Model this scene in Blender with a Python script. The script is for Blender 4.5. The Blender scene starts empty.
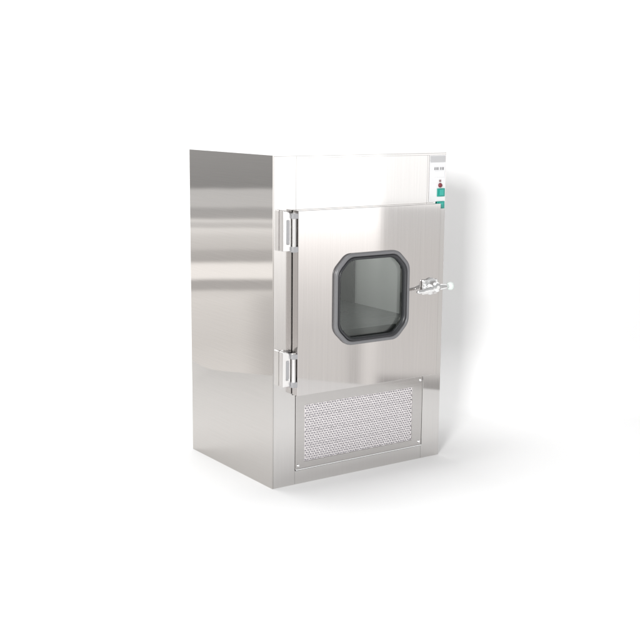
import bpy, bmesh, math
from mathutils import Vector, Matrix
D2R = math.radians

# ------------------------------------------------------------------ camera
scene = bpy.context.scene
def basis(yaw, pitch, roll):
    d = Vector((math.sin(yaw)*math.cos(pitch), math.cos(yaw)*math.cos(pitch), -math.sin(pitch)))
    r = Vector((math.cos(yaw), -math.sin(yaw), 0))
    u = r.cross(d)
    c, s = math.cos(roll), math.sin(roll)
    return c*r + s*u, -s*r + c*u, d
YAW, PITCH, ROLL = 0.60639, 0.18351, 0.00889
cam_d = bpy.data.cameras.new('camera')
cam = bpy.data.objects.new('camera', cam_d)
scene.collection.objects.link(cam)
r_, u_, d_ = basis(YAW, PITCH, ROLL)
m = Matrix.Identity(4)
for i in range(3):
    m[i][0], m[i][1], m[i][2] = r_[i], u_[i], -d_[i]
m.translation = Vector((-2.18736, -3.45371, 1.39578))
cam.matrix_world = m
cam_d.sensor_width = 36
cam_d.lens = 36*1155.4/640
cam_d.clip_end = 200
scene.camera = cam
scene.view_settings.view_transform = 'Standard'
scene.view_settings.look = 'None'
scene.view_settings.gamma = 1
scene.view_settings.exposure = 0
scene.cycles.max_bounces = 12

# ------------------------------------------------------------------ world: made-up surroundings for the steel to reflect
world = bpy.data.worlds.new('World'); scene.world = world
world.use_nodes = True
nt = world.node_tree; N = nt.nodes; L = nt.links
bg = N['Background']
def nd(tree, t, **kw):
    n = tree.nodes.new(t)
    for k, v in kw.items(): setattr(n, k, v)
    return n
def math_n(tree, op, a, b=None, c=None):
    n = tree.nodes.new('ShaderNodeMath'); n.operation = op
    for i, v in enumerate((a, b, c)):
        if v is None: continue
        if isinstance(v, (int, float)): n.inputs[i].default_value = v
        else: tree.links.new(v, n.inputs[i])
    return n.outputs[0]
tc = nd(nt, 'ShaderNodeTexCoord')
sep = nd(nt, 'ShaderNodeSeparateXYZ'); L.new(tc.outputs['Generated'], sep.inputs[0])
el = math_n(nt, 'MULTIPLY', math_n(nt, 'ARCSINE', sep.outputs['Z']), 180/math.pi)
az = math_n(nt, 'MULTIPLY', math_n(nt, 'ARCTAN2', sep.outputs['X'], sep.outputs['Y']), 180/math.pi)
def mapr(v, a, b, lo=0.0, hi=1.0, smooth=True):
    n = nd(nt, 'ShaderNodeMapRange'); n.clamp = True
    if smooth: n.interpolation_type = 'SMOOTHSTEP'
    L.new(v, n.inputs[0])
    for i, x in enumerate((a, b, lo, hi)): n.inputs[i+1].default_value = x
    return n.outputs[0]
def srgb(v):
    v /= 255.0
    return ((v+.055)/1.055)**2.4 if v > .04 else v/12.92
def ramp(v, lo, hi, stops, refl=.62):
    """stops: (degrees, grey level the polished steel should show)"""
    n = nd(nt, 'ShaderNodeMapRange'); n.clamp = True
    L.new(v, n.inputs[0]); n.inputs[1].default_value = lo; n.inputs[2].default_value = hi
    r = nd(nt, 'ShaderNodeValToRGB'); L.new(n.outputs[0], r.inputs[0])
    e = r.color_ramp.elements
    stops = sorted(stops)
    while len(e) < len(stops): e.new(0.5)
    for i, (dg, g) in enumerate(stops):
        e[i].position = (dg-lo)/(hi-lo)
        x = (srgb(g) if g <= 255 else g/255.0)/refl/4.0
        e[i].color = (x, x, x, 1)
    return math_n(nt, 'MULTIPLY', r.outputs[0], 4.0)
# grey bands painted into the world as reflections for the left flank
side = ramp(el, -20, 0, [(-19, 212), (-16.0, 212), (-15.3, 228), (-15.0, 226), (-14.7, 212), (-13.0, 206), (-11.6, 199), (-10.2, 204), (-9.5, 208), (-9.10, 204), (-9.02, 168),
    (-8.55, 164), (-8.50, 212), (-8.42, 232), (-7.80, 230), (-7.70, 214), (-7.62, 168), (-7.10, 174), (-7.0, 190), (-6.4, 200), (-6.15, 212), (-6.0, 214), (-5.95, 188), (-5.72, 188), (-5.68, 214),
    (-5.58, 212), (-5.52, 162), (-5.02, 160), (-4.96, 184), (-4.10, 182), (-4.02, 134), (-1.5, 146)], .512)
sd = math_n(nt, 'MULTIPLY', mapr(az, -30.6, -32.3), mapr(el, -8.9, -9.6))
side = math_n(nt, 'MULTIPLY', side, math_n(nt, 'MULTIPLY_ADD', sd, -0.22, 1.0))
# tones painted into the world for the front to mirror: bright left, greyer right
frontL = ramp(el, -20, 6, [(-18, 205), (-14.5, 196), (-11, 200), (-9.0, 214), (-7.5, 234), (-6.2, 262), (-5.6, 300), (-2, 330)])
frontR = ramp(el, -20, 6, [(-18, 150), (-13.4, 150), (-13.1, 197), (-8.5, 192), (-5.0, 194), (-4.85, 196), (-4.72, 246), (-3.5, 250), (-2, 256)])
sR = mapr(az, 142.15, 142.40)              # 0 right part, 1 left part
front = nd(nt, 'ShaderNodeMix'); L.new(sR, front.inputs[0]); L.new(frontR, front.inputs[2]); L.new(frontL, front.inputs[3])
# narrow dark band then lighter one, painted low down as door reflections
low = mapr(el, -9.5, -10.8)
dark = math_n(nt, 'MULTIPLY', math_n(nt, 'MULTIPLY', mapr(az, 142.95, 143.3), mapr(az, 144.0, 143.6)), -0.22)
lite = math_n(nt, 'MULTIPLY', math_n(nt, 'MULTIPLY', mapr(az, 142.2, 142.5), mapr(az, 143.3, 142.95)), 0.16)
fac = math_n(nt, 'ADD', math_n(nt, 'MULTIPLY', math_n(nt, 'ADD', dark, lite), low), 1.0)
frontv = math_n(nt, 'MULTIPLY', front.outputs[0], fac)
ws = math_n(nt, 'MULTIPLY', mapr(az, -52, -44), mapr(az, -14, -22))
ws = math_n(nt, 'MULTIPLY', ws, mapr(el, 3, -1))
wf = math_n(nt, 'MULTIPLY', mapr(az, 128, 134), mapr(az, 162, 156))
wf = math_n(nt, 'MULTIPLY', wf, mapr(el, 15, 9))
BASE = 0.46
m1 = nd(nt, 'ShaderNodeMix'); m1.inputs[2].default_value = BASE; L.new(ws, m1.inputs[0]); L.new(side, m1.inputs[3])
m2 = nd(nt, 'ShaderNodeMix'); L.new(m1.outputs[0], m2.inputs[2]); L.new(wf, m2.inputs[0]); L.new(frontv, m2.inputs[3])
wb = math_n(nt, 'MULTIPLY', mapr(az, -172, -162), mapr(az, -122, -132))  # bright world sector added to lighten the door side and hinges
wb = math_n(nt, 'MULTIPLY', wb, mapr(el, 12, 6))
m3 = nd(nt, 'ShaderNodeMix'); L.new(m2.outputs[0], m3.inputs[2]); L.new(wb, m3.inputs[0]); m3.inputs[3].default_value = 1.0
wr = math_n(nt, 'MULTIPLY', math_n(nt, 'MULTIPLY', mapr(az, -8, 2), mapr(az, 88, 76)), mapr(el, 30, 20))
m4 = nd(nt, 'ShaderNodeMix'); L.new(m3.outputs[0], m4.inputs[2]); L.new(wr, m4.inputs[0]); m4.inputs[3].default_value = 1.05
m2 = m4
comb = nd(nt, 'ShaderNodeCombineColor')
warm = mapr(el, -4.2, -7.5)
for i, k in enumerate((0.0, -0.022, -0.040)): L.new(math_n(nt, 'MULTIPLY', m2.outputs[0], math_n(nt, 'MULTIPLY_ADD', warm, k, 1.0)), comb.inputs[i])
L.new(comb.outputs[0], bg.inputs[0]); bg.inputs[1].default_value = 1.0

# ------------------------------------------------------------------ area lights
LAT = Vector((math.cos(YAW), -math.sin(YAW), 0)); DEP = Vector((math.sin(YAW), math.cos(YAW), 0))
def at(l, d, z): return LAT*l + DEP*d + Vector((0, 0, z))
def area(name, loc, target, sx, sy, power):
    a = bpy.data.lights.new(name, 'AREA'); a.shape = 'RECTANGLE'; a.size = sx; a.size_y = sy; a.energy = power
    o = bpy.data.objects.new(name, a); scene.collection.objects.link(o)
    o.location = loc; o.rotation_euler = (target-loc).to_track_quat('-Z', 'Y').to_euler()
    return o
area('key_softbox', at(-0.95, -5.0, 2.3), at(0.45, 0.9, 0.8), 0.9, 0.9, 245)
area('overhead_fill', at(-0.22, 0.55, 3.4), at(0.1, 0.1, 0), 1.5, 1.2, 75)  # added fill from above: whitens the floor, throws the shadow forward

# ------------------------------------------------------------------ materials
def mat(name, color, rough=.5, metal=0.0, **kw):
    mt = bpy.data.materials.new(name); mt.use_nodes = True
    p = mt.node_tree.nodes['Principled BSDF']
    p.inputs['Base Color'].default_value = (*color, 1); p.inputs['Roughness'].default_value = rough
    p.inputs['Metallic'].default_value = metal
    for k, v in kw.items(): p.inputs[k].default_value = v
    return mt
def brushed(name, color, rough, axis, bump=.02, dist=.0004):
    """stainless sheet brushed along one axis (object coordinates)"""
    mt = mat(name, color, rough, 1.0); t = mt.node_tree; p = t.nodes['Principled BSDF']
    tc = nd(t, 'ShaderNodeTexCoord')
    mp = nd(t, 'ShaderNodeMapping'); sc = [260, 260, 260]; sc['xyz'.index(axis)] = 4
    mp.inputs['Scale'].default_value = sc; t.links.new(tc.outputs['Object'], mp.inputs[0])
    nz = nd(t, 'ShaderNodeTexNoise'); nz.inputs['Scale'].default_value = 1; nz.inputs['Detail'].default_value = 3
    t.links.new(mp.outputs[0], nz.inputs[0])
    big = nd(t, 'ShaderNodeTexNoise'); big.inputs['Scale'].default_value = 5; big.inputs['Detail'].default_value = 4
    t.links.new(tc.outputs['Object'], big.inputs[0])
    r = math_n(t, 'ADD', math_n(t, 'MULTIPLY', nz.outputs[0], rough*.5), math_n(t, 'MULTIPLY', big.outputs[0], rough*.5))
    t.links.new(math_n(t, 'ADD', r, rough*.5), p.inputs['Roughness'])
    mx = nd(t, 'ShaderNodeMix'); mx.data_type = 'RGBA'
    mx.inputs[6].default_value = (*[c*.95 for c in color], 1); mx.inputs[7].default_value = (*[min(1, c*1.05) for c in color], 1)
    t.links.new(nz.outputs[0], mx.inputs[0]); t.links.new(mx.outputs[2], p.inputs['Base Color'])
    bp = nd(t, 'ShaderNodeBump'); bp.inputs['Strength'].default_value = bump; bp.inputs['Distance'].default_value = dist
    wv = nd(t, 'ShaderNodeTexNoise'); wv.inputs['Scale'].default_value = 2.6; wv.inputs['Detail'].default_value = 1
    t.links.new(tc.outputs['Object'], wv.inputs[0])
    b2 = nd(t, 'ShaderNodeBump'); b2.inputs['Strength'].default_value = 1.0; b2.inputs['Distance'].default_value = .00022
    t.links.new(wv.outputs[0], b2.inputs['Height']); t.links.new(b2.outputs[0], bp.inputs['Normal'])
    t.links.new(nz.outputs[0], bp.inputs['Height']); t.links.new(bp.outputs[0], p.inputs['Normal'])
    return mt
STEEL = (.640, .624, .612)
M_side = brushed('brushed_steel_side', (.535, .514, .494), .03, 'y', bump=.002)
M_front = brushed('brushed_steel_front', STEEL, .05, 'z', bump=.005)
M_stile = brushed('satin_steel_stile', STEEL, .15, 'z', bump=.006)
M_door = brushed('brushed_steel_door', (.645, .622, .610), .045, 'z', bump=.005)
M_inner = brushed('brushed_steel_chamber', (.53, .54, .53), .40, 'z')
M_inner.node_tree.nodes['Principled BSDF'].inputs['Metallic'].default_value = .5
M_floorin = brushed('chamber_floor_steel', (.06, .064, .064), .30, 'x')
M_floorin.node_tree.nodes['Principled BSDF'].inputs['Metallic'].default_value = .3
M_chrome = mat('polished_chrome', (.95, .95, .95), .20, 1.0)
M_hinge = mat('satin_cast_hinge', (.86, .85, .84), .28, 1.0)
M_dark = mat('dark_recess', (.03, .03, .032), .7)
M_rubber = mat('grey_rubber_gasket', (.03, .031, .034), .38)
M_rubber2 = mat('gasket_light_lip', (.17, .17, .177), .34)
M_cap = mat('hinge_grey_insert', (.34, .34, .35), .4)
M_jamb = mat('dark_far_seal', (.025, .027, .027), .6)
M_filter = mat('filter_cloth', (.72, .70, .77), .8)
M_gframe = brushed('satin_grille_frame', (.53, .512, .50), .12, 'x', bump=.006)
M_grille = brushed('perforated_steel', (.74, .71, .71), .24, 'x')
M_plate = mat('white_label', (.85, .85, .86), .4)
M_greylab = mat('pale_grey_label', (.55, .55, .56), .4)
M_ink = mat('grey_ink', (.30, .30, .31), .6)
M_red = mat('dark_red_lens', (.20, .035, .045), .3)
M_green = mat('teal_green_button', (.02, .34, .28), .35)
M_white = mat('white_backdrop_paper', (.82, .82, .82), .9)
M_glass = bpy.data.materials.new('window_glass'); M_glass.use_nodes = True
t = M_glass.node_tree; t.nodes.clear()
o_ = nd(t, 'ShaderNodeOutputMaterial'); tr = nd(t, 'ShaderNodeBsdfTransparent'); gl = nd(t, 'ShaderNodeBsdfGlossy')
tr.inputs[0].default_value = (.87, .885, .875, 1); gl.inputs[1].default_value = .03; gl.inputs[0].default_value = (.9, .93, .92, 1)
mx = nd(t, 'ShaderNodeMixShader'); fr = nd(t, 'ShaderNodeFresnel'); fr.inputs[0].default_value = 1.5
t.links.new(math_n(t, 'MULTIPLY', fr.outputs[0], .75), mx.inputs[0])
t.links.new(tr.outputs[0], mx.inputs[1]); t.links.new(gl.outputs[0], mx.inputs[2]); t.links.new(mx.outputs[0], o_.inputs[0])

# ------------------------------------------------------------------ mesh helpers
def link(name, bm, material, parent=None, smooth=False, bevel=0.0, seg=2):
    me = bpy.data.meshes.new(name); bmesh.ops.recalc_face_normals(bm, faces=bm.faces[:])
    bm.to_mesh(me); bm.free()
    me.materials.append(material)
    o = bpy.data.objects.new(name, me); scene.collection.objects.link(o)
    if parent: o.parent = parent
    if smooth:
        for p in me.polygons: p.use_smooth = True
    if bevel:
        b = o.modifiers.new('bevel', 'BEVEL'); b.width = bevel; b.segments = seg; b.limit_method = 'ANGLE'; b.angle_limit = D2R(40)
    return o
def box(bm, x0, x1, y0, y1, z0, z1):
    v = [bm.verts.new(p) for p in ((x0,y0,z0),(x1,y0,z0),(x1,y1,z0),(x0,y1,z0),(x0,y0,z1),(x1,y0,z1),(x1,y1,z1),(x0,y1,z1))]
    for f in ((0,1,2,3),(4,5,6,7),(0,1,5,4),(1,2,6,5),(2,3,7,6),(3,0,4,7)): bm.faces.new([v[i] for i in f])
def nb(*boxes):
    bm = bmesh.new()
    for b in boxes: box(bm, *b)
    return bm
def plate_hole(outer, inner, y0, y1):
    """plate between two closed outlines with the same number of (x,z) points"""
    bm = bmesh.new(); n = len(outer)
    rings = [[bm.verts.new((x, y, z)) for x, z in o] for o, y in ((outer, y0), (inner, y0), (inner, y1), (outer, y1))]
    for k in range(4):
        a, b = rings[k], rings[(k+1) % 4]
        for i in range(n):
            j = (i+1) % n
            bm.faces.new((a[i], a[j], b[j], b[i]))
    return bm
def lathe(bm, prof, center, axis='y', n=32):
    """prof: list of (radius, offset along axis)"""
    rings = []
    for r, h in prof:
        ring = []
        for i in range(n):
            a = 2*math.pi*i/n; c, s = r*math.cos(a), r*math.sin(a)
            p = {'y': (c, h, s), 'x': (h, c, s), 'z': (c, s, h)}[axis]
            ring.append(bm.verts.new(Vector(p)+Vector(center)))
        rings.append(ring)
    for a, b in zip(rings, rings[1:]):
        for i in range(n): bm.faces.new((a[i], a[(i+1) % n], b[(i+1) % n], b[i]))
    bm.faces.new(rings[0]); bm.faces.new(rings[-1])
def ngon(bm, pts, y0, y1):
    a = [bm.verts.new((x, y0, z)) for x, z in pts]; b = [bm.verts.new((x, y1, z)) for x, z in pts]
    n = len(pts); bm.faces.new(a); bm.faces.new(b)
    for i in range(n): bm.faces.new((a[i], a[(i+1) % n], b[(i+1) % n], b[i]))

# ------------------------------------------------------------------ backdrop
prof = [(-2.3, 0), (1.02, 0)]
for i in range(1, 17):
    a = i/16*math.pi/2
    prof.append((1.02+.30*math.sin(a), .30-.30*math.cos(a)))
prof.append((1.32, 2.6))
bm = bmesh.new(); rows = []
for d, z in prof:
    rows.append([bm.verts.new(at(l, d, z)) for l in (-1.68, -.8, 0, .8, 1.72)])
for a, b in zip(rows, rows[1:]):
    for i in range(4): bm.faces.new((a[i], a[i+1], b[i+1], b[i]))
bd = link('backdrop', bm, M_white, smooth=True); bd['kind'] = 'structure'

# ------------------------------------------------------------------ the cabinet
W, D, H = .80, .611, 1.222
root = bpy.data.objects.new('pass_box', None); scene.collection.objects.link(root)
root.empty_display_size = .2
root['label'] = 'stainless steel pass box cabinet with windowed door, perforated grille and two teal buttons'
root['category'] = 'pass box'
T = .003
# left flank
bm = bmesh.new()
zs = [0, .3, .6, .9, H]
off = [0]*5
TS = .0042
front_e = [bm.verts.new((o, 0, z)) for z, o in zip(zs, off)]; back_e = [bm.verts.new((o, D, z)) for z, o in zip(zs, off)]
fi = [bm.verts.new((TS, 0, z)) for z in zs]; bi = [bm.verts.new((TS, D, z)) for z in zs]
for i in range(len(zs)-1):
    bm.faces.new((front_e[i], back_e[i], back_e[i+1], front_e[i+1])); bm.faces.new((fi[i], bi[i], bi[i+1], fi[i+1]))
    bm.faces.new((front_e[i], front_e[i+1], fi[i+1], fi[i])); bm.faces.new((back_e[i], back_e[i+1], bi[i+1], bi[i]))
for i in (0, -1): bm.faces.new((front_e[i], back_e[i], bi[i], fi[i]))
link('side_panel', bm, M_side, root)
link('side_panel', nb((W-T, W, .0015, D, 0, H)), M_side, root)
link('back_panel', nb((T+.001, W-T-.001, D-T, D, 0, H-.004)), M_side, root)
link('top_panel', nb((T+.001, W-T-.001, .001, D-T-.001, H-.003, H)), M_front, root)
# front
F0 = -.0004
link('front_stile', nb((.0046, .0990, F0, .0009, 0, H-.0035)), M_stile, root, bevel=.0005)
link('header_panel', nb((.0994, .7059, F0, .0009, 1.0, H-.0105)), M_front, root, bevel=.0004)
link('header_rail', nb((.0994, W-T-.001, F0, .0009, H-.0101, H-.0035)), M_front, root, bevel=.0004)
link('front_stile', nb((.7062, W-.0005, F0, .0009, .0, H-.0105)), M_front, root, bevel=.0004)
link('bottom_rail', nb((.0994, .7055, F0, .0009, .0, .052)), M_front, root, bevel=.0005)
link('cross_rail', nb((.0994, .7055, F0, .0009, .3425, .500)), M_front, root, bevel=.0005)
link('front_frame', nb((.0046, .0990, .0010, .020, .001, H-.004), (.0991, .7049, .0010, .020, .985, H-.004),
    (.7050, W-T-.001, .0010, .020, .001, H-.004), (.0991, .7049, .0010, .020, .001, .050), (.0991, .7049, .0010, .020, .3425, .500)), M_front, root)

# chamber behind the door (open box)
cx0, cx1, cz0, cz1, cy0, cy1 = .10, .712, .567, .985, .022, .575
link('chamber_wall', nb((cx1, cx1+.004, cy0, cy1, cz0, cz1)), M_inner, root)
link('chamber_wall', nb((cx0-.004, cx0, cy0, cy1, cz0, cz1)), M_inner, root)
link('chamber_floor', nb((cx0+.001, cx1-.001, -.0036, cy1, cz0-.062, cz0)), M_floorin, root)
link('chamber_ceiling', nb((cx0+.001, cx1-.001, cy0, cy1, cz1-.004, cz1)), M_inner, root)
link('far_door', nb((cx0-.004, cx1+.004, cy1+.001, cy1+.006, cz0-.066, cz1)), M_inner, root)
link('far_seal', nb((cx1-.012, cx1-.001, .465, cy1-.002, cz0+.001, cz1-.005)), M_jamb, root, bevel=.002)
ll = bpy.data.lights.new('chamber_fill', 'AREA'); ll.shape = 'RECTANGLE'; ll.size = .4; ll.size_y = .1; ll.energy = 2.2  # added light without a fixture, brightens the chamber interior
lo = bpy.data.objects.new('chamber_fill', ll); scene.collection.objects.link(lo); lo.parent = root; lo.location = (.38, .22, .975)

# ------------------------------------------------------------------ door
dx0, dx1, dz0, dz1 = .0825, .7450, .3500, 1.0280
YF, YB = -.040, -.0045
wx0, wx1, wz0, wz1 = .250, .579, .528, .851       # hole for the window
def chamfer(x0, x1, z0, z1, c, r, k=6):
    """square with cut and rounded corners: arcs of k steps at both ends of each 45 deg cut"""
    pts = []
    raw = [(x1, z0+c), (x1, z1-c), (x1-c, z1), (x0+c, z1), (x0, z1-c), (x0, z0+c), (x0+c, z0), (x1-c, z0)]
    n = len(raw)
    for i in range(n):
        p0, p1, p2 = Vector(raw[i-1]), Vector(raw[i]), Vector(raw[(i+1) % n])
        a = (p0-p1).normalized(); b = (p2-p1).normalized()
        for j in range(k+1):
            s = j/k
            q = (p1+a*r)*(1-s)**2 + p1*2*s*(1-s) + (p1+b*r)*s*s
            pts.append((q.x, q.y))
    return pts
def rect_like(pts, x0, x1, z0, z1):
    cx, cz = (wx0+wx1)/2, (wz0+wz1)/2; out = []
    for x, z in pts:
        dx, dz = x-cx, z-cz
        k = []
        if dx > 0: k.append((x1-cx)/dx)
        if dx < 0: k.append((x0-cx)/dx)
        if dz > 0: k.append((z1-cz)/dz)
        if dz < 0: k.append((z0-cz)/dz)
        s = min(k); out.append([cx+dx*s, cz+dz*s])
    for X, Z in ((x0, z0), (x0, z1), (x1, z0), (x1, z1)):      # snap the nearest point to each corner
        i = min(range(len(out)), key=lambda i: (out[i][0]-X)**2+(out[i][1]-Z)**2)
        out[i] = [X, Z]
    return out
inner = chamfer(wx0, wx1, wz0, wz1, .054, .022)
outer = rect_like(inner, dx0, dx1, dz0, dz1)
door = link('door', plate_hole(outer, inner, YF, YB), M_door, root, bevel=.0015)
def ring(o0, o1, prof, c=.054):
    """gasket: prof = list of (inset, y)"""
    bm = bmesh.new(); rr = []
    for ins, y in prof:
        pts = chamfer(o0-0+ins, o1-ins, wz0-.011+ins, wz1+.011-ins, c+.004-ins*.42, .023)
        rr.append([bm.verts.new((x, y, z)) for x, z in pts])
    n = len(rr[0])
    for k in range(len(rr)):
        a, b = rr[k], rr[(k+1) % len(rr)]
        for i in range(n): bm.faces.new((a[i], a[(i+1) % n], b[(i+1) % n], b[i]))
    return bm
gk = link('window_gasket', ring(wx0-.011, wx1+.011, [(0, YF+.001), (.001, YF-.010), (.004, YF-.014), (.010, YF-.015), (.014, YF-.012), (.0145, YF+.001)]), M_rubber2, door, smooth=True)
link('gasket_lip', ring(wx0-.011, wx1+.011, [(.015, YF+.001), (.0155, YF-.012), (.017, YF-.015), (.021, YF-.015), (.026, YF-.008), (.027, YF+.004)]), M_rubber, door, smooth=True)
bm = bmesh.new(); ngon(bm, chamfer(wx0+.004, wx1-.004, wz0+.004, wz1-.004, .054, .022), YF+.008, YF+.013)
link('window_pane', bm, M_glass, door)
# rubber seal between door and frame; bottom strip extended as painted shade line
link('door_seal_shade', nb((dx0+.010, dx0+.026, YB+.001, -.0015, dz0+.021, dz1-.027), (dx1-.026, dx1-.010, YB+.001, -.0015, dz0+.021, dz1-.027),
    (dx0+.004, dx1-.004, YB+.001, -.0010, dz0-.0035, dz0+.020), (dx0+.010, dx1-.010, YB+.001, -.0015, dz1-.026, dz1-.010)), M_dark, door)

# ------------------------------------------------------------------ hinges
def hinge(z0, z1):
    bm = bmesh.new()
    # block: slot cut through the front, rounded upper shoulder
    o = [(.0265, z0), (.058, z0), (.058, z1-.018), (.050, z1-.006), (.036, z1), (.0265, z1)]
    x0, x1, a, b = .040, .053, z0+.026, z1-.036
    i = [(x0, a), (x1, a), (x1, b), ((x0+x1)/2+.002, b+.001), ((x0+x1)/2-.002, b+.001), (x0, b)]
    bm = plate_hole(o, i, -.030, -.0015)
    hb = link('hinge', bm, M_hinge, root, bevel=.0025)
    link('hinge_slot', nb((x0-.001, x1+.001, -.026, -.0240, a-.001, b+.001)), M_cap, hb)
    bm = bmesh.new(); lathe(bm, [(.0075, z0+.004), (.0082, z0+.007), (.0082, z1-.012), (.006, z1-.008)], (.0690, -.034, 0), 'z', 20)
    kn = link('hinge_pin', bm, M_hinge, hb, smooth=False, bevel=.0005)
    link('hinge_cap', nb((.0595, .0815, -.0435, -.010, z0-.004, z0+.016)), M_cap, hb, bevel=.002)
    link('hinge_cap', nb((.0595, .0815, -.0435, -.010, z1-.030, z1-.012)), M_cap, hb, bevel=.002)
    return hb
hinge(.884, 1.030); hinge(.388, .520)

# ------------------------------------------------------------------ handle (compression latch)
hz = .708
bm = bmesh.new(); lathe(bm, [(.034, -.0405), (.034, -.046), (.030, -.050), (.023, -.052), (.021, -.078), (.017, -.086), (.008, -.090)], (.700, 0, hz), 'y', 36)
hd = link('handle', bm, M_chrome, door, smooth=False, bevel=.0008)
bm = nb((.655, .732, -.0500, -.0415, hz-.030, hz+.028))
link('handle_plate', bm, M_chrome, door, bevel=.004, seg=3)
def tube(bm, pts, rad, n=14):
    rings = []
    for k, p in enumerate(pts):
        p = Vector(p); a = Vector(pts[max(0, k-1)]); b = Vector(pts[min(len(pts)-1, k+1)])
        t = (b-a).normalized(); s = t.cross(Vector((0, 1, .01))).normalized(); w = t.cross(s)
        rings.append([bm.verts.new(p+(s*math.cos(2*math.pi*i/n)+w*math.sin(2*math.pi*i/n))*rad[k]) for i in range(n)])
    for a, b in zip(rings, rings[1:]):
        for i in range(n): bm.faces.new((a[i], a[(i+1) % n], b[(i+1) % n], b[i]))
    bm.faces.new(rings[0]); bm.faces.new(rings[-1])
bm = bmesh.new()
tube(bm, [(.612, -.068, hz-.013), (.618, -.069, hz-.013), (.650, -.071, hz-.011), (.680, -.074, hz-.006), (.700, -.076, hz-.002), (.730, -.074, hz+.000), (.757, -.068, hz-.002), (.768, -.066, hz-.003)],
     [.004, .007, .0085, .011, .013, .011, .008, .008])
link('lever', bm, M_chrome, door, smooth=True)
bm = bmesh.new(); lathe(bm, [(.008, -.014), (.014, -.010), (.0165, 0), (.014, .010), (.008, .014)], (.783, -.064, hz-.003), 'x', 24)
link('lever_knob', bm, mat('clear_grey_knob', (.74, .80, .77), .2), door, smooth=True)

# ------------------------------------------------------------------ perforated grille
def rect8(x0, x1, z0, z1): return [(x0, z0), ((x0+x1)/2, z0), (x1, z0), (x1, (z0+z1)/2), (x1, z1), ((x0+x1)/2, z1), (x0, z1), (x0, (z0+z1)/2)]
gp = link('grille_frame', plate_hole(rect8(.1000, .7055, .056, .3415), rect8(.1395, .6560, .084, .3015), -.0035, .015), M_gframe, root, bevel=.0012)
link('grille_lip', nb((.1000, .7055, -.0062, -.0037, .0545, .0595)), M_chrome, gp, bevel=.001)
link('grille_lip', nb((.7062, .7095, -.0050, -.0006, .0545, .3415)), M_front, gp, bevel=.001)
bm = bmesh.new()
nx, nz = 44, 24
gx0, gx1, gz0, gz1 = .1400, .6555, .0845, .3010
px, pz = (gx1-gx0)/nx, (gz1-gz0)/nz
def cell(x, z, w, h, hole=True):
    o = [(x, z), (x+w/2, z), (x+w, z), (x+w, z+h/2), (x+w, z+h), (x+w/2, z+h), (x, z+h), (x, z+h/2)]
    def hy(a, b): return -.0018+.0006*math.sin(a*911+b*1733)*math.sin(b*1291-a*377)
    ov = [bm.verts.new((a, hy(a, b), b)) for a, b in o]
    if not hole: bm.faces.new(ov); return
    cx, cz = x+w/2, z+h/2; rx, rz = w*.34, h*.30
    iv = []; ib = []
    for k, (a, b) in enumerate(o):
        s = .80 if k % 2 == 0 else 1.0
        q = (cx+(1 if a > cx+1e-6 else -1 if a < cx-1e-6 else 0)*rx*s, cz+(1 if b > cz+1e-6 else -1 if b < cz-1e-6 else 0)*rz*s)
        iv.append(bm.verts.new((q[0], -.0018, q[1]))); ib.append(bm.verts.new((q[0], .0006, q[1])))
    for k in range(8):
        j = (k+1) % 8
        bm.faces.new((ov[k], ov[j], iv[j], iv[k])); bm.faces.new((iv[k], iv[j], ib[j], ib[k]))
for r in range(nz):
    z = gz0+r*pz
    if r % 2 == 0:
        for c in range(nx): cell(gx0+c*px, z, px, pz)
    else:
        cell(gx0, z, px/2, pz, False)
        for c in range(nx-1): cell(gx0+px/2+c*px, z, px, pz)
        cell(gx1-px/2, z, px/2, pz, False)
bmesh.ops.remove_doubles(bm, verts=bm.verts[:], dist=1e-5)
link('grille_mesh', bm, M_grille, gp)
link('filter_pad', nb((.1410, .6545, .004, .012, .0850, .3005)), M_filter, gp)
for x, z in ((.693, .326), (.693, .072), (.112, .072)):
    bm = bmesh.new(); lathe(bm, [(.0055, -.0037), (.0055, -.0055), (.004, -.0072), (.002, -.0078)], (x, 0, z), 'y', 20)
    link('screw', bm, M_chrome, gp, smooth=False)

# ------------------------------------------------------------------ controls on the right stile
cp = link('control_plate', nb((.7150, .7950, -.0025, -.0012, 1.032, 1.219-.0085)), M_plate, root, bevel=.0005)
link('nameplate', nb((.7165, .7935, -.0045, -.0026, 1.184, 1.2085)), M_greylab, cp, bevel=.0005)
bm = bmesh.new()
for k, (w, g) in enumerate(((.006, 0), (.007, 0), (.003, 0), (.006, 0), (.008, 0))):
    x = .7385+k*.0098; box(bm, x, x+w, -.0032, -.0026, 1.154, 1.1645)
link('lettering', bm, M_ink, cp)
link('display', nb((.7370, .7875, -.0060, -.0026, 1.126, 1.1490)), mat('display_white', (.9, .9, .91), .25), cp, bevel=.001)
bm = bmesh.new(); lathe(bm, [(.009, -.0026), (.009, -.006), (.006, -.010), (.002, -.011)], (.7690, 0, 1.0950), 'y', 20)
link('indicator_lamp', bm, M_red, cp, smooth=False)
link('indicator_mark', nb((.7640, .7740, -.0036, -.0026, 1.1075, 1.1160)), mat('brown_grey_ink', (.30, .20, .20), .5), cp)
for z0, z1 in ((1.051, 1.083), (1.004, 1.033)):
    b = link('push_button', nb((.7540, .7925, -.0065, -.0026, z0, z1)), M_green, cp, bevel=.0015)
    link('button_cap', nb((.7620, .7830, -.0110, -.0066, z0+.004, z1-.004)), mat('button_face', (.03, .42, .35), .3), b, bevel=.001)
link('base_plinth', nb((.012, .788, .024, .598, .0005, .010)), M_dark, root)
